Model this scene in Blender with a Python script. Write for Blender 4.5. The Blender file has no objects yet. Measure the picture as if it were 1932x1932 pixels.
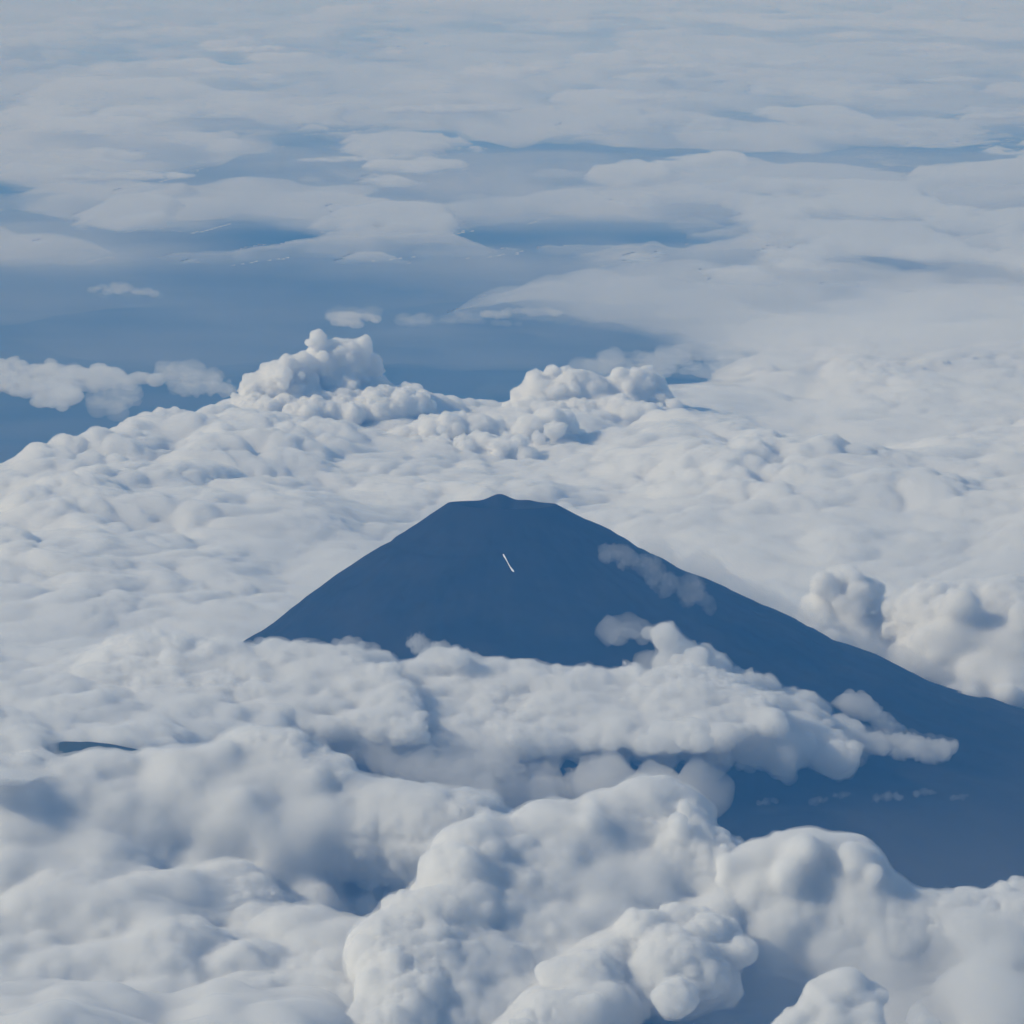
# Volcano summit above a sea of cloud, seen from the air. Units: metres. World origin: foot of the mountain at sea level.
import bpy, math, time
import numpy as np
from mathutils import Vector

T0 = time.time()
scene = bpy.context.scene

# ------------------------------------------------------------------ camera
EARTH = 7.4e6            # effective earth radius (with refraction)
W = 1932.0               # the photograph is measured on a 1932 x 1932 grid
FOV = math.radians(8.5)
TH = math.tan(FOV / 2)
CAM = np.array([0.0, -50000.0, 9200.0])
PITCH = math.radians(6.331)
cam_data = bpy.data.cameras.new('camera')
cam = bpy.data.objects.new('camera', cam_data)
scene.collection.objects.link(cam)
cam.location = CAM
cam.rotation_euler = (math.pi / 2 - PITCH, 0, 0)
cam_data.angle = FOV
cam_data.clip_start = 10.0
cam_data.clip_end = 1.5e6
scene.camera = cam

# ------------------------------------------------------------------ sky, sun, exposure
SUN_EL = math.radians(34)
SUN_AZ = math.radians(-100)       # clockwise from +Y: the sun stands to the left
world = bpy.data.worlds.new('World')
scene.world = world
world.use_nodes = True
wt = world.node_tree
sky = wt.nodes.new('ShaderNodeTexSky')
sky.sky_type = 'NISHITA'
sky.sun_disc = False
sky.sun_elevation = SUN_EL
sky.sun_rotation = SUN_AZ
sky.altitude = 3000
wt.links.new(sky.outputs[0], wt.nodes['Background'].inputs[0])
wt.nodes['Background'].inputs[1].default_value = 0.14
sun_data = bpy.data.lights.new('sun', 'SUN')
sun_data.energy = 4.8
sun_data.angle = math.radians(0.53)
sun_data.color = (0.945, 0.995, 1.0)
sun = bpy.data.objects.new('sun', sun_data)
scene.collection.objects.link(sun)
sun.rotation_euler = Vector((math.sin(SUN_AZ) * math.cos(SUN_EL), math.cos(SUN_AZ) * math.cos(SUN_EL), math.sin(SUN_EL))).to_track_quat('Z', 'Y').to_euler()
scene.view_settings.view_transform = 'Standard'
scene.view_settings.look = 'None'
scene.view_settings.exposure = -0.72
scene.view_settings.gamma = 1.0
cy = scene.cycles
cy.use_denoising = True
cy.denoiser = 'OPENIMAGEDENOISE'
cy.max_bounces = 32
cy.volume_bounces = 12
cy.adaptive_threshold = 0.02
cy.diffuse_bounces = 4
cy.transparent_max_bounces = 96


# ------------------------------------------------------------------ helpers
def ray(px, py):
    dx = (px / W * 2 - 1) * TH
    dy = (1 - py / W * 2) * TH
    c, s = math.cos(PITCH), math.sin(PITCH)
    return np.array([dx, c + dy * s, -s + dy * c])


def at(px, py, Y):
    """World point seen at (px, py) of the photograph, at world depth Y."""
    d = ray(px, py)
    return CAM + d * ((Y - CAM[1]) / d[1])


def P(px, py, alt):
    """World point seen at (px, py) at an altitude above the curved sea level."""
    D = ray(px, py)
    a = (D[0] ** 2 + D[1] ** 2) / (2 * EARTH)
    b = D[2] + CAM[1] * D[1] / EARTH
    c0 = CAM[2] + CAM[1] ** 2 / (2 * EARTH) - alt
    t = (-b - math.sqrt(max(b * b - 4 * a * c0, 0))) / (2 * a)
    return CAM + t * D


def m_per_px(Y):
    return (Y - CAM[1]) * 2 * TH / W


def seen_at(X, Y, Z):
    """Where a world point shows in the photograph."""
    c, s = math.cos(PITCH), math.sin(PITCH)
    y, z = Y - CAM[1], Z - CAM[2]
    f = y * c - z * s
    up = y * s + z * c
    return W / 2 * (1 + X / f / TH), W / 2 * (1 - up / f / TH)


def drop(X, Y):
    return (X * X + Y * Y) / (2 * EARTH)


def mesh(name, V, F, mat=None, smooth=True, parent=None):
    me = bpy.data.meshes.new(name)
    F = np.ascontiguousarray(F, np.int32)
    n = F.shape[1]
    me.vertices.add(len(V))
    me.vertices.foreach_set('co', np.asarray(V, np.float32).ravel())
    me.loops.add(F.size)
    me.loops.foreach_set('vertex_index', F.ravel())
    me.polygons.add(len(F))
    me.polygons.foreach_set('loop_start', np.arange(0, F.size, n, dtype=np.int32))
    me.update(calc_edges=True)
    if smooth:
        me.polygons.foreach_set('use_smooth', np.ones(len(F), bool))
    if mat:
        me.materials.append(mat)
    o = bpy.data.objects.new(name, me)
    scene.collection.objects.link(o)
    if parent:
        o.parent = parent
    return o


def tag(o, label=None, category=None, group=None, kind=None):
    for k, v in (('label', label), ('category', category), ('group', group), ('kind', kind)):
        if v:
            o[k] = v
    return o


def grid_faces(nx, ny):
    i = np.arange(nx * ny).reshape(ny, nx)
    return np.stack([i[:-1, :-1], i[:-1, 1:], i[1:, 1:], i[1:, :-1]], -1).reshape(-1, 4)


def hashf(ix, iy, iz, seed):
    n = (ix * 374761393 + iy * 668265263 + iz * 2147483647 + seed * 974634777) & 0xffffffff
    n = ((n ^ (n >> 13)) * 1274126177) & 0xffffffff
    n = ((n ^ (n >> 16)) * 2246822519) & 0xffffffff
    return (n ^ (n >> 15)) / 4294967295.0


def noise3(p, seed):
    p = np.asarray(p, float)
    i = np.floor(p).astype(np.int64)
    f = p - i
    u = f * f * f * (f * (f * 6 - 15) + 10)
    r = 0
    for dx in (0, 1):
        for dy in (0, 1):
            for dz in (0, 1):
                r = r + hashf(i[..., 0] + dx, i[..., 1] + dy, i[..., 2] + dz, seed) * (u[..., 0] if dx else 1 - u[..., 0]) * (u[..., 1] if dy else 1 - u[..., 1]) * (u[..., 2] if dz else 1 - u[..., 2])
    return r * 2 - 1


def noise2(x, y, seed):
    ix, iy = np.floor(x).astype(np.int64), np.floor(y).astype(np.int64)
    fx, fy = x - ix, y - iy
    ux, uy = fx * fx * fx * (fx * (fx * 6 - 15) + 10), fy * fy * fy * (fy * (fy * 6 - 15) + 10)
    h = lambda a, b: hashf(ix + a, iy + b, 0 * ix, seed)
    return ((h(0, 0) * (1 - ux) + h(1, 0) * ux) * (1 - uy) + (h(0, 1) * (1 - ux) + h(1, 1) * ux) * uy) * 2 - 1


def fbm2(x, y, seed, n=4):
    return sum(noise2(x * 2 ** k + 17 * k, y * 2 ** k - 9 * k, seed + k) * 0.5 ** k for k in range(n))


def billow2(x, y, seed):
    """Rounded tops with creases between them, 0..1: the nearest of jittered cell centres."""
    ix, iy = np.floor(x).astype(np.int64), np.floor(y).astype(np.int64)
    best = np.full(x.shape, 9.0)
    for a in (-1, 0, 1):
        for b in (-1, 0, 1):
            cx = ix + a + hashf(ix + a, iy + b, 0 * ix, seed)
            cyy = iy + b + hashf(ix + a, iy + b, 0 * ix, seed + 50)
            k = 0.75 + 0.6 * hashf(ix + a, iy + b, 0 * ix, seed + 90)
            best = np.minimum(best, ((x - cx) ** 2 + (y - cyy) ** 2) * k)
    return np.clip(1 - best, 0, 1)


def smooth(a, b, x):
    t = np.clip((x - a) / (b - a), 0, 1)
    return t * t * (3 - 2 * t)


# surface nets
def surface_nets(f,org,h):
    ins=f<0
    nx,ny,nz=f.shape
    cnt=np.zeros((nx-1,ny-1,nz-1),np.int8)
    for a in (0,1):
        for b in (0,1):
            for c in (0,1):
                cnt+=ins[a:nx-1+a,b:ny-1+b,c:nz-1+c]
    act=(cnt>0)&(cnt<8)
    I=np.argwhere(act); idx=np.full(act.shape,-1,np.int32); idx[act]=np.arange(len(I))
    corners=np.array([(a,b,c) for a in (0,1) for b in (0,1) for c in (0,1)])
    vals=np.stack([f[I[:,0]+a,I[:,1]+b,I[:,2]+c] for a,b,c in corners],1)
    acc=np.zeros((len(I),3)); n=np.zeros(len(I))
    for p in range(8):
        for q in range(p+1,8):
            if np.abs(corners[p]-corners[q]).sum()!=1: continue
            va,vb=vals[:,p],vals[:,q]; m=(va<0)!=(vb<0)
            t=np.where(m,va/np.where(m,va-vb,1),0)
            pt=corners[p]+(corners[q]-corners[p])*t[:,None]
            acc+=np.where(m[:,None],pt,0); n+=m
    V=(I+acc/n[:,None])*h+org
    Fs=[]
    for ax in range(3):
        sl0=[slice(None)]*3; sl1=[slice(None)]*3; sl0[ax]=slice(0,-1); sl1[ax]=slice(1,None)
        A=ins[tuple(sl0)]; B=ins[tuple(sl1)]
        E=np.argwhere(A!=B); s=A[tuple(E.T)]
        o1,o2=[(1,2),(2,0),(0,1)][ax]
        ok=(E[:,o1]>0)&(E[:,o2]>0)&(E[:,o1]<f.shape[o1]-1)&(E[:,o2]<f.shape[o2]-1)
        E=E[ok]; s=s[ok]
        def g(a,b):
            G=E.copy(); G[:,o1]-=a; G[:,o2]-=b; return idx[tuple(G.T)]
        Q=np.stack([g(1,1),g(0,1),g(0,0),g(1,0)],1)
        Q[~s]=Q[~s][:,::-1]
        Fs.append(Q)
    return V,np.concatenate(Fs)
def blur(f,k):
    for ax in range(3):
        for _ in range(k):
            p=np.pad(f,[(1,1) if a==ax else (0,0) for a in range(3)],mode='edge')
            sl=lambda s:tuple(slice(s,s+f.shape[ax]) if a==ax else slice(None) for a in range(3))
            f=(p[sl(0)]+2*p[sl(1)]+p[sl(2)])/4
    return f
def sprout(seeds, rng, rmin):
    """Lobes on lobes: each ball grows smaller balls on its upper side, level by level."""
    out = []
    cur = list(seeds)
    while cur:
        nxt = []
        for x, y, z, r, lv in cur:
            if lv <= 0:
                continue
            for k in range(15):
                v = rng.normal(size=3)
                v /= np.linalg.norm(v)
                v[2] = abs(v[2]) * 1.15 - 0.35
                v /= np.linalg.norm(v)
                rr = r * rng.uniform(0.16, 0.5)
                if rr < rmin:
                    continue
                d = r * rng.uniform(0.7, 1.0)
                nxt.append((x + v[0] * d, y + v[1] * d, z + v[2] * d, rr, lv - 1))
        out += nxt
        cur = nxt
    return out


def field(seeds, small, h, pad, zfloor, blend=0.6):
    """Distance-like field of the balls, each melted into what is already there."""
    S = np.array([b[:4] for b in list(seeds) + list(small)])
    lo = (S[:, :3] - S[:, 3:]).min(0) - pad
    hi = (S[:, :3] + S[:, 3:]).max(0) + pad
    lo[2] = max(lo[2], zfloor - pad)
    n = np.ceil((hi - lo) / h).astype(int) + 1
    ax = [(np.arange(n[k]) * h + lo[k]).astype(np.float32) for k in range(3)]
    f = np.full(n, pad, np.float32)
    for i, (x, y, z, r) in enumerate(S.tolist()):
        c = np.array([x, y, z])
        a = np.maximum(np.floor((c - r - pad - lo) / h).astype(int), 0)
        b = np.minimum(np.ceil((c + r + pad - lo) / h).astype(int) + 1, n)
        if (b <= a).any():
            continue
        d = np.sqrt(((ax[0][a[0]:b[0]] - x) ** 2)[:, None, None] + ((ax[1][a[1]:b[1]] - y) ** 2)[None, :, None] + ((ax[2][a[2]:b[2]] - z) ** 2)[None, None, :]) - r
        s = f[a[0]:b[0], a[1]:b[1], a[2]:b[2]]
        k = (blend if i < len(seeds) else 0.7 * blend) * r
        q = np.maximum(k - np.abs(s - d), 0)
        np.minimum(s, d, out=d)
        d -= q * q * (0.25 / k)
        s[...] = d
    return np.maximum(f, (zfloor - ax[2])[None, None, :]).astype(np.float32), lo


def roughen(f, lo, h, waves, seed):
    """Push the surface in and out with 3-D noise, near the surface only."""
    amp = sum(a for _, a in waves)
    I = np.argwhere(np.abs(f) < amp + 3 * h)
    p = I * h + lo
    q = f[tuple(I.T)]
    calm = np.clip(0.62 + 1.15 * noise3(p / (2.0 * h * 22), seed + 40), 0.12, 1.25)     # calm faces beside knobbly ones
    for k, (lam, a) in enumerate(waves):
        n = noise3(p / lam, seed + k)
        q = q - (a * n if k == 0 else a * calm * (2.4 * np.abs(n) - 0.55))      # rounded bumps with creases between them
    f[tuple(I.T)] = q
    for axis in range(3):          # nothing touches the block's outside
        for e in (0, -1):
            sl = [slice(None)] * 3
            sl[axis] = e
            f[tuple(sl)] = np.maximum(f[tuple(sl)], h * 0.5)
    return f


def cloud_material(name, free_path, skin=0.06, aniso=0.25):
    """Water droplets: a closed body that scatters light, with a faint scattering skin."""
    m = bpy.data.materials.new(name)
    m.use_nodes = True
    t = m.node_tree
    t.nodes.clear()
    o = t.nodes.new('ShaderNodeOutputMaterial')
    v = t.nodes.new('ShaderNodeVolumePrincipled')
    v.inputs['Color'].default_value = (1, 1, 1, 1)
    v.inputs['Absorption Color'].default_value = (1, 1, 1, 1)
    v.inputs['Density'].default_value = 1.0 / free_path
    v.inputs['Anisotropy'].default_value = aniso
    t.links.new(v.outputs[0], o.inputs['Volume'])
    if skin > 0:
        a = t.nodes.new('ShaderNodeBsdfTransparent')
        d = t.nodes.new('ShaderNodeBsdfDiffuse')
        d.inputs[0].default_value = (0.92, 0.92, 0.92, 1)
        mx = t.nodes.new('ShaderNodeMixShader')
        mx.inputs[0].default_value = skin
        t.links.new(a.outputs[0], mx.inputs[1])
        t.links.new(d.outputs[0], mx.inputs[2])
        t.links.new(mx.outputs[0], o.inputs['Surface'])
    return m


def ground_material(name, c1, c2, scale):
    m = bpy.data.materials.new(name)
    m.use_nodes = True
    t = m.node_tree
    b = t.nodes['Principled BSDF']
    b.inputs['Roughness'].default_value = 0.95
    b.inputs['Specular IOR Level'].default_value = 0.1
    co = t.nodes.new('ShaderNodeTexCoord')
    n = t.nodes.new('ShaderNodeTexNoise')
    n.inputs['Scale'].default_value = scale
    n.inputs['Detail'].default_value = 8
    r = t.nodes.new('ShaderNodeValToRGB')
    r.color_ramp.elements[0].color = (*c1, 1)
    r.color_ramp.elements[1].color = (*c2, 1)
    r.color_ramp.elements[0].position = 0.35
    r.color_ramp.elements[1].position = 0.65
    t.links.new(co.outputs['Object'], n.inputs['Vector'])
    t.links.new(n.outputs[0], r.inputs[0])
    t.links.new(r.outputs[0], b.inputs['Base Color'])
    return m


# ------------------------------------------------------------------ air
haze_mat = bpy.data.materials.new('haze_air')
haze_mat.use_nodes = True
ht = haze_mat.node_tree
ht.nodes.clear()
ho = ht.nodes.new('ShaderNodeOutputMaterial')
hv = ht.nodes.new('ShaderNodeVolumePrincipled')
hv.inputs['Color'].default_value = (0.13, 0.44, 1.0, 1)      # air scatters blue most
hv.inputs['Absorption Color'].default_value = (1, 1, 1, 1)
hv.inputs['Density'].default_value = 1.02e-5
hv.inputs['Anisotropy'].default_value = 0.0
ht.links.new(hv.outputs[0], ho.inputs['Volume'])
V = [(a, b, c) for a in (-200e3, 200e3) for b in (-60e3, 420e3) for c in (-16e3, CAM[2] + 150)]
F = [(0, 1, 3, 2), (4, 6, 7, 5), (0, 4, 5, 1), (2, 3, 7, 6), (0, 2, 6, 4), (1, 5, 7, 3)]
tag(mesh('haze', V, F, haze_mat, False), 'blue haze filling the air between the viewer and the far clouds', kind='stuff')

# ------------------------------------------------------------------ ground and mountain
gx = np.linspace(-199e3, 199e3, 80)
gy = np.linspace(-59e3, 419e3, 160)
X, Y = np.meshgrid(gx, gy)
tag(mesh('ground', np.stack([X, Y, -drop(X, Y)], -1).reshape(-1, 3), grid_faces(80, 160), ground_material('ground_cover', (0.06, 0.065, 0.055), (0.10, 0.10, 0.085), 0.0004)), kind='structure')

S0 = m_per_px(0)
CX = (948 - 966) * S0
left = [(845, 950), (800, 980), (772, 1000), (757, 1012), (748, 1014), (738, 1026), (715, 1036), (690, 1050), (620, 1100), (580, 1130), (520, 1180), (485, 1205)]
right = [(1050, 953), (1100, 980), (1150, 1005), (1220, 1045), (1300, 1085), (1380, 1125), (1450, 1155), (1530, 1193), (1600, 1235), (1700, 1270), (1780, 1312), (1850, 1342), (1932, 1366)]
lr, lz = [(948 - x) * S0 for x, y in left] + [3000, 5000, 9000], [3776 - (y - 936) * S0 for x, y in left] + [2050, 1350, 700]
rr, rz = [(x - 948) * S0 for x, y in right] + [5200, 9000, 14000], [3776 - (y - 936) * S0 for x, y in right] + [1720, 900, 500]
lr, lz, rr, rz = lr + [20000], lz + [-50], rr + [20000], rz + [-50]
NT = 300
rad = np.concatenate([np.linspace(0, 392, 14), np.linspace(400, 4200, 110), np.geomspace(4300, 20000, 40)])
th = np.linspace(0, 2 * np.pi, NT, endpoint=False)
wr = smooth(-0.9, 0.9, np.cos(th))
Z = np.interp(rad, lr, lz)[:, None] * (1 - wr) + np.interp(rad, rr, rz)[:, None] * wr
R2, T2 = np.meshgrid(rad, th, indexing='ij')
back = np.sin(T2)                                            # +1 on the far rim
near_rim = np.exp(-((R2 - 400) / 220.0) ** 2)
Z = Z - near_rim * 26 * np.clip(back, 0, 1)
Z += near_rim * 52 * np.exp(-((T2 - np.radians(93)) / 0.24) ** 2) + near_rim * 14 * np.exp(-((T2 - np.radians(62)) / 0.2) ** 2)
Z -= 170 * (1 - smooth(60, 380, R2))                         # the crater bowl
gx_, gy_ = np.cos(T2) * 9, np.sin(T2) * 9
gully = (fbm2(gx_ * 2 + 3, gy_ * 2, 5, 3) - np.abs(noise2(gx_ * 4, gy_ * 4 + R2 / 2500, 9)) * 0.8) * smooth(380, 1500, R2) * 5
side = np.clip(np.abs(np.sin(T2)) * 1.4, 0.25, 1)
Z += gully * side + fbm2(R2 * np.cos(T2) / 260, R2 * np.sin(T2) / 260, 21, 4) * 15 * smooth(390, 900, R2)
Xm, Ym = R2 * np.cos(T2) + CX, R2 * np.sin(T2)
i = np.arange(len(rad) * NT).reshape(len(rad), NT)
F = np.stack([i[:-1], i[1:], np.roll(i[1:], -1, 1), np.roll(i[:-1], -1, 1)], -1).reshape(-1, 4)
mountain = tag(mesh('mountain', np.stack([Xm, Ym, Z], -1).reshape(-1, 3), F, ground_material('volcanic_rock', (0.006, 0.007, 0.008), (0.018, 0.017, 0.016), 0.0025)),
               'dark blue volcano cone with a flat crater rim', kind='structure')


def mountain_z(x, y):
    r, t = math.hypot(x - CX, y), math.atan2(y, x - CX) % (2 * math.pi)
    a, b = np.searchsorted(rad, r), int(t / (2 * math.pi) * NT) % NT
    k = (r - rad[a - 1]) / (rad[a] - rad[a - 1])
    return Z[a - 1, b] * (1 - k) + Z[a, b] * k


def on_mountain(px, py):
    lo, hi = -6000.0, -200.0
    for Yk in np.linspace(lo, hi, 1200):
        p = at(px, py, Yk)
        if mountain_z(p[0], p[1]) >= p[2]:
            return p
    return at(px, py, -1000)


snow_mat = ground_material('old_snow', (0.75, 0.78, 0.82), (0.85, 0.87, 0.9), 0.02)
V = []
pts = [(949, 1047, 0.5), (951, 1050, 1.7), (954, 1055, 1.3), (957, 1061, 0.8), (960, 1067, 0.7), (963, 1072, 1.1), (967, 1077, 1.9), (970, 1081, 0.8)]
for x, y, w in pts:
    for dx in (-w, -w * 0.4, w * 0.4, w):
        p = on_mountain(x + dx * 0.8, y - dx * 0.45)
        z = max(mountain_z(p[0] + ex, p[1] + ey) for ex in (-6, 0, 6) for ey in (-6, 0, 6))
        V.append((p[0], p[1], z + (4 if abs(dx) < w * 0.9 else 1)))
mesh('snow_streak', V, grid_faces(4, len(pts)), snow_mat, True, mountain)


# ------------------------------------------------------------------ cloud decks
def deck(name, label, y0, y1, ny, nx, half, alt, thick_fn, lift_fn, mat, bumps):
    """A closed sheet of cloud: bumpy above, thinning to nothing at its edges."""
    yv = np.geomspace(y0 - CAM[1], y1 - CAM[1], ny) + CAM[1]
    X = np.linspace(-1, 1, nx)[None, :] * ((yv - CAM[1]) * half)[:, None]
    Y = np.broadcast_to(yv[:, None], X.shape)
    lift = lift_fn(X, Y)
    u, v = seen_at(X, Y, alt + lift - drop(X, Y))
    thick = thick_fn(X, Y, u, v)
    edge = np.minimum(smooth(0, 12, np.arange(nx)), smooth(0, 12, np.arange(nx)[::-1]))[None, :] * np.minimum(smooth(0, 8, np.arange(ny)), smooth(0, 8, np.arange(ny)[::-1]))[:, None]
    thick = np.where(edge < 1, np.minimum(thick, thick * edge), thick)
    cov = np.clip(thick / 200.0, 0, 1)
    top = alt + lift + bumps(X, Y, u, v) * cov - drop(X, Y)
    T = np.maximum(thick, 0)
    Vt = np.stack([X, Y, top + T * 0.25], -1).reshape(-1, 3)
    Vb = np.stack([X, Y, top - T * 0.75], -1).reshape(-1, 3)
    F = grid_faces(nx, ny)
    F = F[(T.reshape(-1)[F] > 0).any(1)]
    N = len(Vt)
    V = np.concatenate([Vt, Vb])
    F = np.concatenate([F, F[:, ::-1] + N])
    used = np.unique(F)
    remap = np.zeros(2 * N, np.int64)
    remap[used] = np.arange(len(used))
    return tag(mesh(name, V[used], remap[F], mat), label, kind='stuff')


def blobs(u, v, items):
    s = 0
    for cx, cyy, su, sv, a in items:
        s = s + a * np.exp(-((u - cx) / su) ** 2 - ((v - cyy) / sv) ** 2)
    return s


MID_EDGE = np.array([(-400, 905), (0, 900), (120, 885), (190, 850), (300, 810), (430, 772), (560, 750), (700, 738), (830, 752), (950, 742), (1100, 715), (1260, 705), (1370, 690), (1500, 630), (1700, 600), (2400, 590)], float)
LOW_EDGE = np.array([(-400, 1500), (0, 1490), (300, 1460), (520, 1430), (640, 1360), (900, 1345), (1100, 1345), (1300, 1345), (1500, 1370), (1700, 1370), (1932, 1380), (2400, 1420)], float)


def mid_thick(X, Y, u, v):
    e = np.interp(u, MID_EDGE[:, 0], MID_EDGE[:, 1])
    lo = np.interp(u, LOW_EDGE[:, 0], LOW_EDGE[:, 1])
    n = fbm2(X / 2600, Y / 5000, 31, 4)
    t = 420 * np.minimum(smooth(-25, 70, v - e), smooth(-50, 190, lo - v)) - 60 + 150 * n + 200 * smooth(-1000, -4000, Y) * fbm2(X / 800, Y / 1000, 35, 4) - 700 * smooth(1350, 1850, X) * smooth(1500, -500, Y)
    t = t - 500 * smooth(-40, 40, v - lo) - 650 * smooth(25, -45, v - e + 14 * fbm2(X / 1500, Y / 4000, 36, 3)) + blobs(u, v, [(100, 1250, 160, 40, -60), (760, 1455, 160, 30, -300)])
    return t


def mid_lift(X, Y):
    up = 300 * smooth(1800, -1500, Y) * smooth(4200, 2000, X)
    low = -420 * smooth(1500, 3800, X) * smooth(9000, 1500, Y)
    return up + low + 170 * fbm2(X / 3600, Y / 7000, 3, 3) * smooth(30000, 18000, Y)


def mid_bumps(X, Y, u, v):
    wx, wy = X + 260 * noise2(X / 900, Y / 900, 61), Y + 260 * noise2(X / 900, Y / 900, 62)
    a = billow2(wx / 1500, wy / 1700, 1)
    b = billow2(wx / 640 + 3, wy / 800, 2)
    c = billow2(wx / 260, wy / 340 + 7, 3) + 0.5 * billow2(wx / 130, wy / 190, 4)
    k = 0.6 + 0.75 * fbm2(X / 4000, Y / 7000, 8, 3) + 0.3 * smooth(600, 1400, u) * smooth(1000, 800, v)
    near = smooth(3000, -1500, Y)
    return (np.clip(k, 0.3, 1.5) * (1 - 0.3 * smooth(900, 300, u) * smooth(900, 980, v)) + 0.25 * near) * (1 - 0.45 * smooth(17000, 26000, Y)) * (135 * a + 175 * b + 95 * c) - 150


deck('cloud_deck', 'rippled pale cloud deck spread out behind and around the volcano', -9000, 47e3, 580, 320, 0.088, 2250, mid_thick, mid_lift, cloud_material('deck_droplets', 50, 0.1), mid_bumps)

FAR = [(400, 625, 560, 62, -900), (40, 590, 300, 70, -700), (980, 655, 230, 42, -800), (760, 525, 640, 40, -620), (1120, 440, 260, 24, -420), (1450, 555, 150, 26, -300),
       (0, 365, 100, 30, -120), (60, 430, 220, 34, -420), (520, 455, 300, 26, -330), (640, 305, 270, 14, -340), (1000, 292, 420, 8, -190), (390, 58, 150, 10, -520), (620, 92, 100, 7, -600),
       (720, 10, 360, 10, -420), (60, 62, 40, 7, -200), (330, 347, 85, 4, -260), (540, 346, 50, 4, -200), (1150, 345, 260, 3, -160), (1800, 440, 150, 22, -130),
       (960, 592, 160, 9, 250), (1220, 548, 150, 14, 380), (1250, 605, 240, 16, 280), (120, 480, 200, 20, 240), (700, 470, 300, 18, 160),
       (1600, 610, 330, 60, 260), (130, 330, 160, 14, 250), (850, 215, 300, 18, 200), (1600, 350, 420, 26, 260)]


def far_thick(X, Y, u, v):
    n = fbm2(X / 9000, Y / 22000, 71, 5)
    gap = np.clip(blobs(u, v, [(350, 620, 620, 90, 1.3), (1000, 655, 300, 50, 1.0), (0, 365, 110, 34, 0.8)]), 0, 1)
    t = 150 * smooth(720, 650, v) + (1 - 0.8 * gap) * (300 * n) + (1 - gap) * (150 * fbm2(X / 2600, Y / 9000, 78, 4) + 150 * fbm2(X / 1300, Y / 5000, 79, 4)) + blobs(u, v, FAR)
    t = t - 700 * smooth(630, 730, v)
    t = np.where(v < 110, np.maximum(t, 110 * smooth(100, 35, v)), t)
    return np.minimum(t, 330)


def under_thick(X, Y, u, v):
    return 190 * smooth(450, 380, v) + 160 * fbm2(X / 9000, Y / 20000, 171, 4) + blobs(u, v, [(150, 470, 260, 40, 330), (0, 365, 110, 34, -260), (1500, 520, 420, 50, 330), (700, 500, 400, 30, 170)]) - 170 * smooth(400, 460, v)


def far_lift(X, Y):
    return 60 * fbm2(X / 14000, Y / 30000, 75, 3)


def far_bumps(X, Y, u, v):
    return 190 * billow2(X / 4200 + noise2(X / 3000, Y / 3000, 4), Y / 8000, 11) + 200 * billow2(X / 1300, Y / 2400, 12) * (0.4 + 0.6 * smooth(-0.2, 0.4, fbm2(X / 12000, Y / 12000, 15, 2))) + 130 * billow2(X / 700, Y / 1300, 13) * smooth(380, 620, v) - 160


deck('far_cloud_sheet', 'thin streaky cloud sheet reaching to the horizon', 19e3, 290e3, 500, 270, 0.088, 2500, far_thick, far_lift, cloud_material('sheet_droplets', 1100, 0.02), far_bumps)


FRONT_EDGE = np.array([(-400, 1480), (0, 1490), (600, 1510), (900, 1590), (1330, 1570), (1390, 1700), (1500, 1690), (2400, 1700)], float)


def front_thick(X, Y, u, v):
    e = np.interp(u, FRONT_EDGE[:, 0], FRONT_EDGE[:, 1])
    return 500 * smooth(-10, 90, v - e) - 40 + 80 * fbm2(X / 1800, Y / 1800, 91, 3)


def front_lift(X, Y):
    return 260 * fbm2(X / 1500, Y / 2200, 95, 3)


def front_bumps(X, Y, u, v):
    k = 1 - 0.7 * smooth(600, 1500, X)
    return k * (220 * billow2(X / 900 + 0.3 * noise2(X / 500, Y / 500, 6), Y / 1000, 21) + 80 * billow2(X / 330, Y / 360, 22))


deck('lower_cloud_layer', 'shaded bluish cloud layer showing in the hollows between the front clouds', -14500, -1500, 230, 150, 0.09, 1280, front_thick, front_lift, cloud_material('low_droplets', 70, 0.15), front_bumps)

def mist_thick(X, Y, u, v):
    return 700 * smooth(900, 2400, X + 0 * Y) * smooth(-11000, -7000, Y) * smooth(3000, 0, Y) + 120 * fbm2(X / 2500, Y / 2500, 101, 3)


mist = deck('valley_mist', 'thin blue mist lying over the dark valley on the right', -11500, 9000, 120, 100, 0.12, 2000, mist_thick, lambda X, Y: 0 * X, None, lambda X, Y, u, v: 0 * X)
mist_mat = bpy.data.materials.new('mist_air')
mist_mat.use_nodes = True
mt = mist_mat.node_tree
mt.nodes.clear()
mo = mt.nodes.new('ShaderNodeOutputMaterial')
mv = mt.nodes.new('ShaderNodeVolumePrincipled')
mv.inputs['Color'].default_value = (1, 1, 1, 1)
mv.inputs['Absorption Color'].default_value = (1, 1, 1, 1)
mv.inputs['Density'].default_value = 1 / 34000
mt.links.new(mv.outputs[0], mo.inputs['Volume'])
mist.data.materials.append(mist_mat)

deck('far_lower_sheet', 'pale lower cloud layer seen through the breaks of the far sheet', 36e3, 245e3, 180, 150, 0.1, 1300, under_thick, lambda X, Y: 0 * X, cloud_material('veil_droplets', 3500, 0.015), lambda X, Y, u, v: 120 * billow2(X / 3000, Y / 7000, 181))


def streak_thick(X, Y, u, v):
    n = fbm2(X / 1700, Y / 5200, 191, 5) + 0.5 * fbm2(X / 16000, Y / 40000, 197, 2)
    k = smooth(560, 440, v) + 0.9 * smooth(1250, 1450, u) * smooth(700, 640, v)
    return np.minimum(420 * n - 190, 120) * np.clip(k, 0, 1) - 150 * (1 - np.clip(k, 0, 1))


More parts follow.
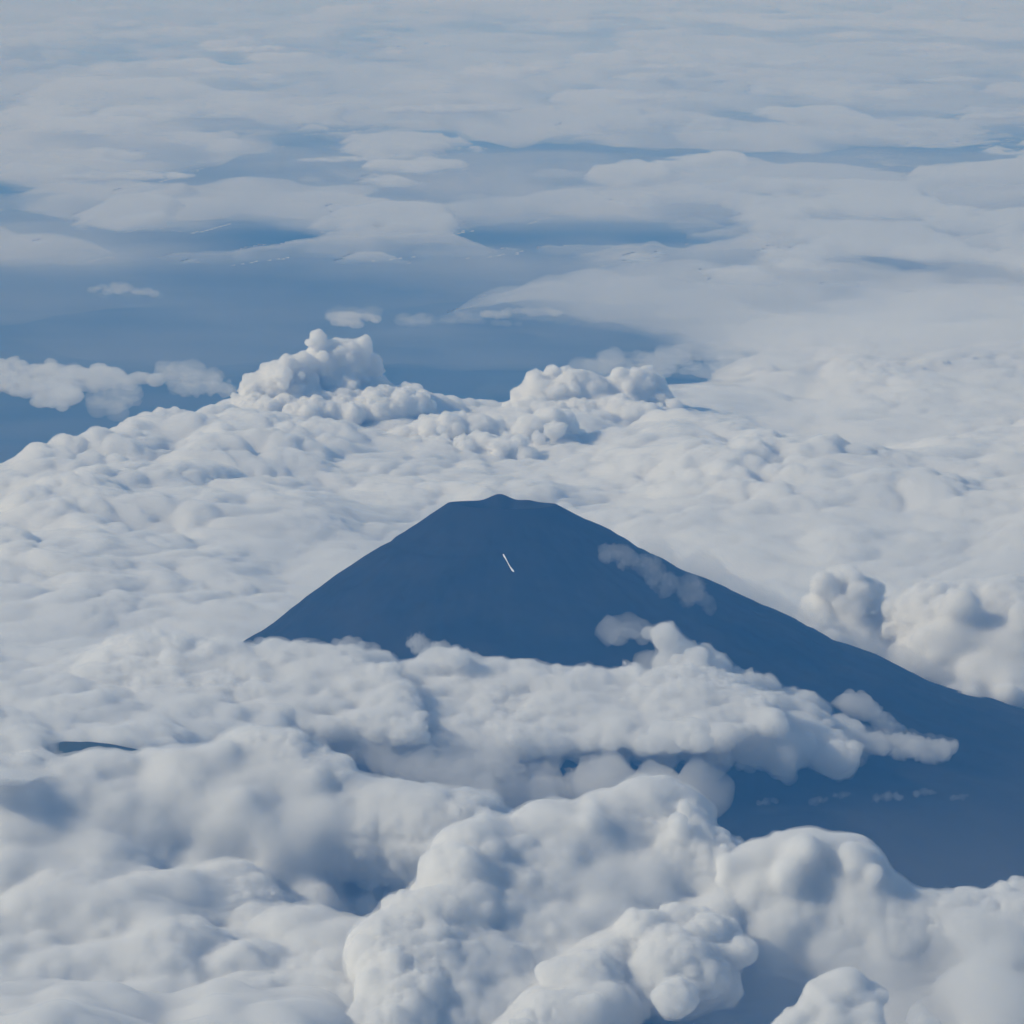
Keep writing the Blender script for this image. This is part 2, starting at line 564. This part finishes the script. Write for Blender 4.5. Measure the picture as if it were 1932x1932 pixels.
deck('far_streak_clouds', 'small bright streaks of cloud riding on the far sheet', 30e3, 200e3, 420, 270, 0.088, 3050, streak_thick, lambda X, Y: 80 * fbm2(X / 9000, Y / 9000, 198, 2), cloud_material('streak_droplets', 380, 0.04), lambda X, Y, u, v: 150 * billow2(X / 1300, Y / 2400, 199) + 70 * billow2(X / 500, Y / 1000, 200))


def gap_veil_thick(X, Y, u, v):
    return 500 * fbm2(X / 5200, Y / 11000, 211, 4) + 160 + blobs(u, v, [(100, 600, 200, 50, -260), (900, 600, 500, 60, 120)]) - 900 * smooth(680, 760, v) - 700 * smooth(520, 440, v)


deck('gap_veil', 'thin veil of haze cloud over the blue gap beyond the towers', 24e3, 90e3, 120, 110, 0.1, 1500, gap_veil_thick, lambda X, Y: 0 * X, cloud_material('gap_veil_droplets', 28000, 0.0), lambda X, Y, u, v: 0 * X)

# ------------------------------------------------------------------ single clouds
MATS = {}


def main_islands(V, F, share=0.12):
    """Drop the crumbs that the noise has cut off a cloud."""
    lab = np.arange(len(V))
    a, b = F[:, [0, 1, 2]].ravel(), F[:, [1, 2, 3]].ravel()
    while True:
        m = np.minimum(lab[a], lab[b])
        new = lab.copy()
        np.minimum.at(new, lab[a], m)
        np.minimum.at(new, lab[b], m)
        new = np.minimum(new, new[new])
        new = new[new]
        new = new[lab]
        if (new == lab).all():
            break
        lab = new
    ids, n = np.unique(lab, return_counts=True)
    keep = np.isin(lab, ids[n >= n.max() * share])
    F = F[keep[F].all(1)]
    used = np.unique(F)
    re_ = np.zeros(len(V), np.int64)
    re_[used] = np.arange(len(used))
    return V[used], re_[F]




def puff_cloud(name, label, lobes, h, seed, free_path=40, rough=1.0, blend=0.6, flat=1.0, floor_drop=200, group=None, skin=0.07, rim=1.0, jitter=0.25):
    """lobes: (px, py, radius in px, depth Y, levels of smaller lobes)"""
    rng = np.random.default_rng(seed)
    seeds = []
    for px, py, r, Yd, lv in lobes:
        p = at(px, py, Yd)
        rm = r * m_per_px(Yd)
        seeds.append((p[0], p[1], p[2], rm, lv))
        seeds.append((p[0] + rng.normal() * rm * jitter, p[1] + rm * 0.9, p[2] - rm * 0.15, rm * rng.uniform(0.85, 1.05), max(lv - 1, 0)))
    z0 = float(np.mean([s[2] for s in seeds]))
    seeds = [(a, b, z0 + (c - z0) / flat, r, lv) for a, b, c, r, lv in seeds]
    zf = min(s[2] for s in seeds) - floor_drop
    balls = sprout(seeds, rng, h * 1.6)
    rm = float(np.median([s[3] for s in seeds]))
    waves = [(rm * a, rm * b * rough) for a, b in ((2.6, 0.34), (1.15, 0.2), (0.55, 0.12), (0.28, 0.07)) if rm * a > 2.2 * h]
    f, lo = field(seeds, balls, h, 4 * h + sum(a for _, a in waves) + 0.56 * rm * rim, zf, blend)
    f = roughen(f, lo, h, waves, seed * 7)
    rim = 0 if 'veil' in name else rim
    V, F = surface_nets(f, lo, h)
    V[:, 2] = z0 + (V[:, 2] - z0) * flat
    V, F = main_islands(V, F, (0.95 if 'small' in name else 0.4) if 'small' in name or 'wisp' in name else 0.12)
    key = (free_path, skin)
    if key not in MATS:
        MATS[key] = (cloud_material('cloud_droplets', free_path, skin), cloud_material('thin_droplets', free_path * 4.5, 0))
    o = tag(mesh(name, V, F, MATS[key][0]), label, 'cloud', group)
    if rim:                                   # thin torn outer air of the cloud
        f = np.pad(f, 2, mode='edge')
        lo = lo - 2 * h
        g = roughen(f - rm * 0.13 * rim, lo, h, [(rm * a, rm * b * rim) for a, b in ((0.9, 0.16), (0.42, 0.15), (0.22, 0.1)) if rm * a > 3.4 * h], seed * 7 + 5)
        V, F = main_islands(*surface_nets(np.ascontiguousarray(g[::2, ::2, ::2]), lo, 2 * h), 0.95 if 'small' in name or 'wisp' in name else 0.03)
        V[:, 2] = z0 + (V[:, 2] - z0) * flat
        mesh('soft_rim', V, F, MATS[key][1], True, o)
    print(name, f.shape, len(balls), len(V), round(time.time() - T0, 1))
    return o


def chain(pts, r, Y0, lv, rng, spread=0.2, step=1.0, fill=None):
    """Lobes along a line of the photograph; the line gives the crest, so centres sit a radius below.
    Each crest lobe gets a few smaller ones beside and below it, nearer or farther."""
    out = []
    mp = m_per_px(Y0)
    fill = (2 if lv > 1 or r < 30 else 0) if fill is None else fill
    for (x0, y0), (x1, y1) in zip(pts[:-1], pts[1:]):
        n = max(1, int(round(math.hypot(x1 - x0, y1 - y0) / (r * step))))
        for k in range(n):
            t = k / n
            rr = r * rng.uniform(0.42, 1.3)
            x, y = x0 + (x1 - x0) * t + rng.normal() * r * spread, y0 + (y1 - y0) * t + rr + abs(rng.normal()) * r * spread * 0.5
            Yk = Y0 + rng.normal() * r * mp * 0.8
            out.append((x, y, rr, Yk, lv))
            for _ in range(fill):
                out.append((x + rng.normal() * r * 0.8, y + r * rng.uniform(0.1, 1.3), r * rng.uniform(0.3, 0.8), Yk + r * mp * rng.uniform(-2.2, 1.0), lv))
    return out


def inside(poly, x, y):
    c = False
    for (x0, y0), (x1, y1) in zip(poly, poly[1:] + poly[:1]):
        if (y0 > y) != (y1 > y) and x < (x1 - x0) * (y - y0) / (y1 - y0) + x0:
            c = not c
    return c


def body(poly, r, depth, level, rng, step=0.75):
    """Lobes that fill an outline of the photograph, lying on a slope given by depth(px, py)."""
    xs, ys = [p[0] for p in poly], [p[1] for p in poly]
    out = []
    for y in np.arange(min(ys), max(ys) + r, r * step):
        for x in np.arange(min(xs), max(xs) + r, r * step):
            px, py = x + rng.normal() * r * 0.25, y + rng.normal() * r * 0.25
            if inside(poly, px, py):
                rr = r * rng.uniform(0.6, 1.2)
                Yd = depth(px, py)
                out.append((px, py, rr, Yd + rr * m_per_px(Yd) * 0.8, level(px, py, rng)))
    return out


def bell(u, v, cx, cyy, su, sv):
    return math.exp(-((u - cx) / su) ** 2 - ((v - cyy) / sv) ** 2)


tilt = lambda Y0, v0, g: (lambda u, v: Y0 - (v - v0) * g)
G = np.random.default_rng(4)
H = 18

# front left bank
A = chain([(-60, 1450), (60, 1445), (130, 1440), (200, 1432), (290, 1420), (350, 1425), (440, 1400), (500, 1405), (575, 1395)], 34, -5800, 2, G)
A += chain([(590, 1430), (620, 1480), (665, 1458), (700, 1478), (780, 1492), (860, 1512), (920, 1550)], 30, -5900, 2, G)
slope_a = lambda u, v: -5750 - (v - 1450) * 5.6 + 1500 * bell(u, v, 690, 1690, 190, 70) + 500 * bell(u, v, 330, 1640, 160, 60)
A += body([(-80, 1480), (200, 1470), (420, 1440), (570, 1432), (640, 1500), (900, 1560), (880, 1640), (800, 1720), (640, 1760), (-80, 1760)], 58, slope_a, lambda u, v, g: 1 if v < 1560 and g.random() < 0.6 else 0, G)
puff_cloud('cloud_bank', 'long white billowing cloud bank across the lower left, its knobbly crest below the small foothill', A, 16, 11, skin=0.12, rim=0.9, rough=0.85, blend=0.75)

# lower left billows
E = chain([(-60, 1690), (0, 1690), (40, 1720)], 30, -7300, 1, G)
E += chain([(90, 1730), (160, 1700), (230, 1710), (300, 1730)], 28, -7400, 1, G)
E += chain([(540, 1745), (600, 1718), (660, 1745)], 34, -7400, 1, G)
E += body([(-80, 1740), (300, 1745), (450, 1790), (560, 1755), (680, 1770), (690, 1960), (-80, 1960)], 58, lambda u, v: -7350 - (v - 1740) * 6.5 + 300 * bell(u, v, 440, 1780, 90, 30), lambda u, v, g: 1 if g.random() < 0.3 else 0, G)
puff_cloud('cloud_bank', 'soft low cloud billows filling the bottom left corner', E, 19, 12, skin=0.08, rim=1.0, rough=0.5, blend=0.85)

# front centre cumulus
B = chain([(900, 1570), (960, 1537), (1040, 1517), (1090, 1510), (1160, 1515), (1215, 1498), (1255, 1510), (1300, 1505), (1335, 1525)], 32, -7000, 2, G)
ridge = np.array([(960, 1545), (880, 1610), (830, 1680), (790, 1740), (760, 1800), (740, 1860)], float)
slope_b = lambda u, v: -6950 - (v - 1520) * 4.6 - 260 * math.exp(-((u - np.interp(v, ridge[:, 1], ridge[:, 0])) / 130) ** 2) * min(max((v - 1540) / 100, 0), 1) + 120 * bell(u, v, 1270, 1700, 120, 80)
lit_b = lambda u, v, g: 0 if u > 1060 and v > 1570 else (2 if g.random() < 0.25 else 1)
B += body([(900, 1590), (970, 1550), (1080, 1530), (1210, 1518), (1330, 1530), (1345, 1580), (1380, 1640), (1400, 1740), (1150, 1830), (1060, 1960), (700, 1960), (670, 1840), (720, 1760), (800, 1690), (830, 1640)], 44, slope_b, lit_b, G)
B += chain([(900, 1570), (860, 1608), (812, 1650), (792, 1690), (722, 1748), (672, 1800), (660, 1850)], 26, -7400, 2, G)
puff_cloud('cumulus_cloud', 'big bright cumulus at the bottom centre with a steep knobbly left face', B, 15, 13, skin=0.13, rim=1.0, rough=0.8, blend=0.75)

B2 = chain([(1170, 1745), (1200, 1718), (1250, 1708), (1310, 1715), (1390, 1745)], 34, -8200, 2, G)
B2 += chain([(1080, 1830), (1150, 1780), (1230, 1760), (1330, 1770)], 56, -8500, 2, G)
B2 += chain([(1000, 1900), (1100, 1870), (1250, 1840), (1350, 1850)], 80, -8900, 1, G)
puff_cloud('cumulus_cloud', 'smaller rounded cumulus in front of the big centre cumulus, lower right of it', B2, 14, 14, skin=0.12, rim=1.0, rough=0.8, blend=0.85)

# right cloud
C = chain([(1375, 1610), (1420, 1607), (1470, 1612), (1505, 1590), (1550, 1572), (1590, 1585), (1630, 1620), (1680, 1650)], 30, -7600, 2, G)
C += body([(1380, 1630), (1470, 1625), (1550, 1590), (1600, 1605), (1690, 1705), (1800, 1722), (2010, 1722), (2010, 1800), (1700, 1800), (1430, 1800)], 46, lambda u, v: -7450 - (v - 1600) * 3.0, lambda u, v, g: 1 if v < 1650 and u < 1680 and g.random() < 0.4 else 0, G)
C += chain([(1690, 1672), (1790, 1688), (1880, 1680), (1920, 1665), (2000, 1668)], 20, -7450, 1, G)
puff_cloud('cloud_bank', 'grey-white cloud on the lower right with a rounded white head rising over the dark valley', C, 17, 15, rough=0.85, blend=0.85)

Cv = chain([(1440, 1770), (1560, 1735), (1720, 1720), (1850, 1715), (2000, 1710)], 110, -7900, 0, G, fill=1)
Cv += chain([(1440, 1900), (1600, 1870), (1800, 1860), (2000, 1850)], 110, -8500, 0, G)
puff_cloud('cloud_veil', 'smooth dim blue-grey cloud filling the bottom right corner', Cv, 28, 35, 260, skin=0.012, rough=1.3)
D = chain([(1480, 1920), (1530, 1872), (1590, 1836), (1632, 1855), (1645, 1890)], 20, -9100, 2, G) + body([(1440, 1970), (1530, 1885), (1590, 1850), (1635, 1870), (1660, 1970)], 34, lambda u, v: -9100 - (v - 1850) * 4, lambda u, v, g: 1, G)
puff_cloud('cumulus_cloud', 'small pale cloud head at the bottom edge, right of centre', D, H, 16)
D2 = chain([(1715, 1930), (1740, 1888), (1765, 1930)], 26, -9300, 1, G)
puff_cloud('cumulus_cloud', 'faint little cloud knob at the bottom edge near the right corner', D2, H, 17, 160)

# bank across the mountain foot
Fk = chain([(135, 1265), (180, 1225), (250, 1190), (300, 1182), (350, 1202), (420, 1203), (480, 1208), (550, 1225), (640, 1210), (700, 1224), (745, 1250)], 26, -2500, 2, G)
Fk += body([(150, 1280), (260, 1215), (420, 1225), (640, 1235), (760, 1275), (790, 1390), (420, 1370), (240, 1320)], 24, lambda u, v: -2450 - (v - 1210) * 8.0, lambda u, v, g: 1, G)
puff_cloud('cloud_bank', 'bright rounded cloud bank covering the left foot of the volcano', Fk, 15, 18, blend=0.8, rough=1.3, flat=0.8, rim=1.7, free_path=60)
for k, (lab, pts, r) in enumerate([
    ('thin shred of cloud at the lower left corner of the dark cone', [(480, 1203), (520, 1203), (570, 1213)], 12),
    ('tiny torn tuft standing on the left bank against the dark cone', [(640, 1203), (660, 1197), (700, 1213)], 10),
    ('upright tuft of vapour in the notch between the two banks below the cone', [(785, 1192), (800, 1208), (840, 1212)], 11),
]):
    puff_cloud('cloud_wisp', lab, chain(pts, r, -2650, 1, G, 0.6, 0.6, 3), 10, 36 + k, 330, skin=0.012, rough=1.9)
Fm = chain([(770, 1260), (800, 1232), (830, 1218), (870, 1228), (900, 1243), (960, 1247), (1000, 1264), (1050, 1253), (1130, 1264), (1240, 1258), (1330, 1258), (1420, 1280)], 24, -2400, 2, G)
Fm += body([(760, 1270), (830, 1240), (980, 1268), (1130, 1280), (1330, 1275), (1450, 1310), (1480, 1380), (1200, 1410), (900, 1400), (770, 1380)], 24, lambda u, v: -2350 - (v - 1240) * 8.0, lambda u, v, g: 1, G)
puff_cloud('cloud_bank', 'grey-white cloud bank lying across the middle of the dark volcano foot', Fm, 15, 19, blend=0.8, rough=1.3, flat=0.8, rim=1.7, free_path=60)
Fr = chain([(1145, 1165), (1190, 1160), (1225, 1182), (1255, 1173), (1300, 1202), (1370, 1242), (1450, 1285), (1520, 1315), (1560, 1330)], 21, -2000, 2, G)
Fr += chain([(1230, 1225), (1330, 1245), (1430, 1295), (1550, 1340), (1640, 1368)], 28, -2300, 2, G)
Fr += chain([(1250, 1300), (1380, 1310), (1480, 1345), (1600, 1378)], 34, -2700, 1, G)
Fr += chain([(1250, 1370), (1400, 1370), (1520, 1385), (1640, 1400)], 30, -3100, 1, G)
puff_cloud('cloud_bank', 'slanting ragged cloud tongue climbing the right flank of the volcano', Fr, 14, 20, 90, rim=1.5)
Fs = chain([(1590, 1312), (1620, 1302), (1650, 1330), (1680, 1358), (1700, 1375)], 16, -1800, 2, G) + chain([(1560, 1360), (1650, 1385), (1760, 1392), (1800, 1398)], 18, -2200, 1, G)
puff_cloud('cloud_wisp', 'curled grey cloud wisp at the right end of the slanting tongue', Fs, 11, 21, 170, skin=0.02, rough=1.6)
Fl = chain([(1240, 1365), (1290, 1352), (1340, 1370)], 26, -3900, 2, G)
puff_cloud('cumulus_cloud', 'small round cloud puff below the slanting tongue', Fl, 14, 22, 120)

Vl = chain([(560, 1375), (640, 1370), (800, 1365), (1000, 1370), (1200, 1365), (1400, 1365), (1520, 1380)], 30, -3200, 1, G, 0.5, 0.7, 4)
Vl += body([(600, 1395), (760, 1385), (960, 1390), (980, 1440), (860, 1480), (700, 1440)], 30, lambda u, v: -3500 - (v - 1390) * 8, lambda u, v, g: 1, G)
Vl += chain([(820, 1470), (1000, 1450), (1200, 1440), (1350, 1440)], 40, -3900, 1, G, 0.4, 0.8, 2)
puff_cloud('cloud_veil', 'grey-blue half transparent cloud hanging under the band across the volcano foot', Vl, 22, 31, 260, skin=0.012, rough=2.0)
Vr = body([(1540, 1375), (1640, 1378), (1720, 1384), (1720, 1408), (1660, 1415), (1600, 1445), (1540, 1435)], 15, tilt(-3000, 1390, 6), lambda u, v, g: 1, G)
Vr += body([(1700, 1384), (1770, 1388), (1815, 1400), (1760, 1404), (1700, 1406)], 8, tilt(-3000, 1390, 6), lambda u, v, g: 1, G)
puff_cloud('cloud_veil', 'pale tapering cloud streamer pointing right over the dark valley', Vr, 12, 32, 800, skin=0.006, rough=2.2, flat=0.7)

# clouds behind the right flank
Vb = chain([(1240, 1010), (1330, 1060), (1420, 1095), (1520, 1140), (1620, 1190), (1720, 1225), (1820, 1275), (1950, 1325)], 34, 1500, 1, G, 0.4, 0.8, 2)
puff_cloud('cloud_veil', 'soft mist lying along the right ridge and spilling over it', Vb + chain([(1290, 1068), (1370, 1098), (1450, 1135)], 13, -1200, 1, G, 1.3, 0.8, 3), 20, 33, 420, skin=0.01, rough=1.8)
Vs = chain([(905, 935), (935, 915), (965, 920)], 13, 1200, 1, G, 0.5, 0.7, 3) + chain([(1000, 930), (1008, 915), (1025, 935)], 9, 1200, 1, G, 0.5, 0.7, 3)
puff_cloud('cloud_wisp', 'small grey tuft of cloud rising just behind the summit', Vs, 11, 34, 260, skin=0.012, rough=2.0)
Gc = chain([(1535, 1120), (1560, 1078), (1600, 1065), (1640, 1085), (1680, 1110)], 20, 2600, 2, G) + chain([(1530, 1140), (1620, 1115), (1700, 1140)], 26, 2600, 2, G) + chain([(1520, 1180), (1620, 1165), (1710, 1180)], 30, 2500, 1, G, fill=2)
puff_cloud('cumulus_cloud', 'white cloud head with a dark right side, above the right flank', Gc, 16, 23, blend=0.85, rim=1.5)
Gd = body([(1720, 1190), (1760, 1150), (1830, 1130), (1960, 1130), (1960, 1330), (1850, 1290), (1780, 1240)], 36, tilt(2200, 1150, 6), lambda u, v, g: 1 if g.random() < 0.5 else 0, G) + chain([(1712, 1180), (1740, 1140), (1800, 1118), (1870, 1105), (1960, 1110)], 40, 2200, 2, G) + chain([(1740, 1210), (1850, 1200), (1980, 1200)], 60, 2200, 1, G) + chain([(1830, 1275), (1900, 1262), (1980, 1270)], 36, 1500, 2, G)
puff_cloud('cumulus_cloud', 'large rounded cloud at the right edge above the volcano flank', Gd, 18, 24, blend=0.85, rim=1.5)

# wisps over the flank
M = chain([(1140, 1024), (1170, 1028), (1200, 1042), (1230, 1056)], 12, -1200, 1, G, 0.9, 0.6, 3) + chain([(1235, 1058), (1265, 1075), (1295, 1090), (1340, 1110)], 14, -1200, 1, G, 0.9, 0.6, 3)
puff_cloud('cloud_wisp', 'smoky see-through wisp drifting over the upper right edge of the cone', M, 10, 25, 850, skin=0.01, rough=2.2, blend=0.5)

# towers beyond
T1 = chain([(462, 765), (468, 718), (500, 695), (545, 672), (580, 662)], 20, 19500, 2, G)
T1 += chain([(596, 640), (606, 622), (618, 626)], 11, 19700, 2, G) + chain([(575, 665), (600, 645), (640, 638), (665, 645), (690, 632), (708, 640)], 17, 19800, 2, G)
T1 += [(520, 728, 36, 19500, 2), (560, 715, 36, 19600, 2), (610, 690, 36, 19800, 2), (655, 690, 36, 19900, 2), (690, 700, 30, 20100, 2), (640, 730, 42, 19800, 2), (570, 750, 34, 19500, 1), (700, 740, 30, 20200, 1), (750, 750, 20, 20300, 1), (480, 770, 22, 19300, 1)]
T1 += body([(450, 775), (520, 740), (720, 740), (810, 745), (800, 775), (600, 790)], 22, tilt(19300, 760, 25), lambda u, v, g: 1, G)
puff_cloud('cumulus_tower', 'bright cumulus tower leaning right with a jagged top, left of centre beyond the deck', T1, 15, 26, 45, blend=0.5, rough=0.8, skin=0.16, rim=0.5)
T2 = chain([(970, 770), (985, 740), (1005, 712), (1040, 688), (1065, 690), (1095, 708), (1150, 712), (1175, 700), (1215, 698), (1245, 715), (1260, 735)], 21, 20500, 2, G)
T2 += [(1020, 745, 34, 20300, 2), (1070, 745, 38, 20300, 2), (1125, 755, 36, 20300, 2), (1185, 745, 34, 20500, 2), (1230, 755, 28, 20700, 2), (1150, 785, 36, 20000, 2), (1050, 790, 32, 19800, 2), (990, 785, 26, 19900, 2)]
T2 += body([(960, 790), (1000, 765), (1250, 745), (1290, 760), (1270, 790), (1100, 815)], 22, tilt(19800, 780, 25), lambda u, v, g: 1, G)
puff_cloud('cumulus_tower', 'heaped white cauliflower cumulus just right of centre beyond the volcano summit', T2, 15, 27, 45, blend=0.5, rough=0.8, skin=0.16, rim=0.5)
T3 = chain([(745, 815), (790, 790), (850, 775), (920, 785), (980, 790), (1040, 765), (1090, 780)], 24, 17500, 2, G) + chain([(780, 830), (900, 820), (1040, 815)], 26, 16900, 2, G)
puff_cloud('cumulus_cloud', 'row of small knobbly cloud heads in front of the white cauliflower cumulus', T3, 17, 28, 50, blend=0.4, skin=0.14, rim=0.5)
T4 = chain([(360, 850), (400, 800), (450, 790), (500, 815), (550, 840)], 28, 16000, 1, G)
puff_cloud('cumulus_cloud', 'low smooth white cloud mound below the leaning tower', T4, 18, 29, 110)

# small clouds over the blue gap on the left
for k, (lab, lob, fp) in enumerate([
    ('small cloud knob at the left end of the deck edge, beside the blue gap', chain([(165, 875), (185, 830), (215, 835)], 20, 14600, 2, G) + chain([(225, 870), (250, 848), (290, 860)], 18, 14600, 1, G), 90),
    ('long flat cloud at the left edge above two rounder ones', body([(-40, 690), (30, 682), (60, 690), (120, 684), (200, 697), (275, 704), (300, 716), (180, 735), (90, 745), (-40, 735)], 13, tilt(25500, 700, 45), lambda u, v, g: 1, G), 160),
    ('round pale cloud pair below the long flat cloud on the left', body([(62, 772), (80, 745), (110, 732), (150, 740), (120, 770), (80, 785)], 13, tilt(21500, 750, 40), lambda u, v, g: 1, G) + body([(160, 765), (185, 738), (215, 726), (265, 730), (262, 765), (215, 785)], 14, tilt(21500, 750, 40), lambda u, v, g: 1, G), 150),
    ('tiny cloud crumb low in the blue gap at far left', chain([(75, 886), (95, 880), (118, 885)], 7, 14600, 1, G), 110),
    ('faint flat cloud scrap right of the long flat cloud at the left', body([(290, 690), (330, 684), (400, 700), (440, 740), (330, 735)], 12, tilt(24500, 710, 45), lambda u, v, g: 1, G), 600),
]):
    puff_cloud('small_cloud', lab, lob, 20, 40 + k, fp, skin=0.03, rough=1.4, blend=0.6, flat=0.85, group='small clouds over the blue gap')

for k, (lab, lob, fp) in enumerate([
    ('square-topped pale cloud floating above the leaning tower', body([(618, 600), (625, 575), (660, 572), (690, 580), (704, 568), (712, 605), (660, 615)], 13, tilt(38000, 590, 60), lambda u, v, g: 1, G), 260),
    ('flat bright-topped cloud strip floating above the summit', body([(715, 595), (850, 595), (880, 580), (960, 585), (1070, 578), (1080, 596), (980, 612), (900, 606), (780, 614)], 10, tilt(38000, 595, 90), lambda u, v, g: 1, G), 220),
    ('long flat cloud slab right of centre over the blue gap', body([(1075, 545), (1130, 535), (1250, 538), (1310, 524), (1365, 522), (1360, 560), (1250, 575), (1110, 570)], 12, tilt(44500, 550, 110), lambda u, v, g: 1, G), 380),
    ('thin cloud strip right of centre under the long slab', body([(1195, 600), (1270, 588), (1350, 586), (1370, 598), (1290, 606)], 9, tilt(37500, 596, 90), lambda u, v, g: 1, G), 260),
    ('small bright cloud streak on the right between grey sheets', body([(1420, 604), (1440, 595), (1490, 592), (1530, 586), (1535, 608), (1480, 614)], 10, tilt(36500, 600, 80), lambda u, v, g: 1, G), 180),
    ('ragged white cloud near the right edge in the upper sheets', body([(1805, 620), (1830, 585), (1850, 565), (1880, 575), (1950, 580), (1950, 598), (1880, 595), (1850, 615)], 11, tilt(36500, 590, 80), lambda u, v, g: 1, G), 180),
    ('bright little streak on the upper right sheet', body([(1440, 488), (1520, 482), (1610, 474), (1660, 464), (1720, 468), (1700, 480), (1560, 492)], 7, tilt(51000, 480, 160), lambda u, v, g: 1, G), 180),
    ('faint oval cloud in the blue gap at upper left', body([(150, 552), (190, 540), (240, 535), (260, 546), (340, 556), (280, 568), (220, 566)], 9, tilt(42500, 552, 110), lambda u, v, g: 1, G), 420),
]):
    puff_cloud('small_cloud', lab, lob, 24, 50 + k, fp, skin=0.02, rough=1.4, blend=0.7, flat=0.6, group='small clouds beyond the towers')

puff_cloud('cloud_veil', 'hazy low cloud flank at the right end of the blue gap', body([(1080, 690), (1180, 668), (1300, 650), (1420, 640), (1540, 640), (1520, 690), (1350, 705), (1150, 712)], 20, tilt(26500, 680, 60), lambda u, v, g: 1, G), 30, 60, 700, skin=0.012, rough=1.5, flat=0.6)

for k, (x, y, w, r, lab) in enumerate([
    (1480, 118, 34, 7, 'bright cloud speck on the far sheet at the upper right'), (1020, 129, 26, 7, 'bright cloud speck on the far sheet near the top centre'), (412, 132, 44, 8, 'pale cloud speck on the far sheet at the upper left'),
    (1760, 92, 70, 6, 'long bright streak near the top right corner'), (470, 92, 70, 7, 'flat bright streak below the top left edge'), (1280, 124, 60, 6, 'thin bright streak left of the upper right speck'),
    (1230, 183, 50, 6, 'thin bright streak on the far sheet right of the centre line'), (1880, 218, 60, 8, 'bright streak at the right edge of the far sheet'), (1790, 150, 50, 6, 'small bright streak between the corner streak and the edge streak'),
    (850, 205, 120, 9, 'broad pale streak on the far sheet just left of centre'), (640, 300, 60, 6, 'small pale streak in the darker band left of centre'), (230, 332, 120, 9, 'long pale streak over the far left of the sheet'),
]):
    q = P(x, y, 3350)
    puff_cloud('small_cloud', lab, body([(x - w * 1.3, y + r * 0.3), (x - w * 0.3, y - r * 0.5), (x + w * 0.4, y - r * 0.8), (x + w * 1.3, y), (x + w * 0.4, y + r * 0.5), (x - w * 0.4, y + r * 0.7)], r * 0.8, tilt(q[1], y, 60), lambda u, v, g: 1, G, 0.6), max(26, r * m_per_px(q[1]) * 0.28), 80 + k, 160, skin=0.06, rough=1.5, blend=0.9, flat=0.5, rim=0.6, group='bright streaks on the far cloud sheet')

for k, (x, y, r, lab) in enumerate([(1450, 1507, 9, 'leftmost of the thin shreds above the dark valley'), (1545, 1505, 9, 'second shred from the left above the dark valley'), (1590, 1495, 8, 'third shred above the dark valley'),
                                    (1675, 1497, 12, 'largest torn shred in the middle above the dark valley'), (1745, 1490, 10, 'bright shred right of the largest one above the dark valley'), (1810, 1500, 8, 'faint shred at the right above the dark valley')]):
    puff_cloud('cloud_wisp', lab, chain([(x - r * 1.7, y), (x, y - r * 0.4), (x + r * 1.7, y - r * 0.3)], r * 0.5, -4000, 1, G, 0.8, 0.7, 4), 9, 70 + k, 800, rough=2.6, skin=0.006, group='shreds of cloud above the dark valley')

# dark foothill on the left, between the deck and the front bank
FH = at(150, 1402, -5350)
n = 60
a = np.linspace(0, 2 * np.pi, n, endpoint=False)
q = np.linspace(0, 1, 24)
QQ, AA = np.meshgrid(q, a, indexing='ij')
fx, fy = QQ * np.cos(AA) * 1500, QQ * np.sin(AA) * 900
fz = FH[2] * (1 - smooth(0.4, 1, QQ)) - 75 * (QQ / 0.3) ** 1.5 * (1 - smooth(0.6, 1, QQ)) + fbm2(fx / 300, fy / 300, 33, 4) * 14
i = np.arange(24 * n).reshape(24, n)
F = np.stack([i[:-1], i[1:], np.roll(i[1:], -1, 1), np.roll(i[:-1], -1, 1)], -1).reshape(-1, 4)
tag(mesh('foothill', np.stack([fx + FH[0], fy + FH[1], fz], -1).reshape(-1, 3), F, ground_material('forest_slope', (0.03, 0.04, 0.03), (0.05, 0.06, 0.045), 0.003)), 'dark foothill poking through the cloud behind the front left bank', kind='structure')
print('built', round(time.time() - T0, 1), sum(len(o.data.polygons) for o in scene.objects if o.type == 'MESH'))
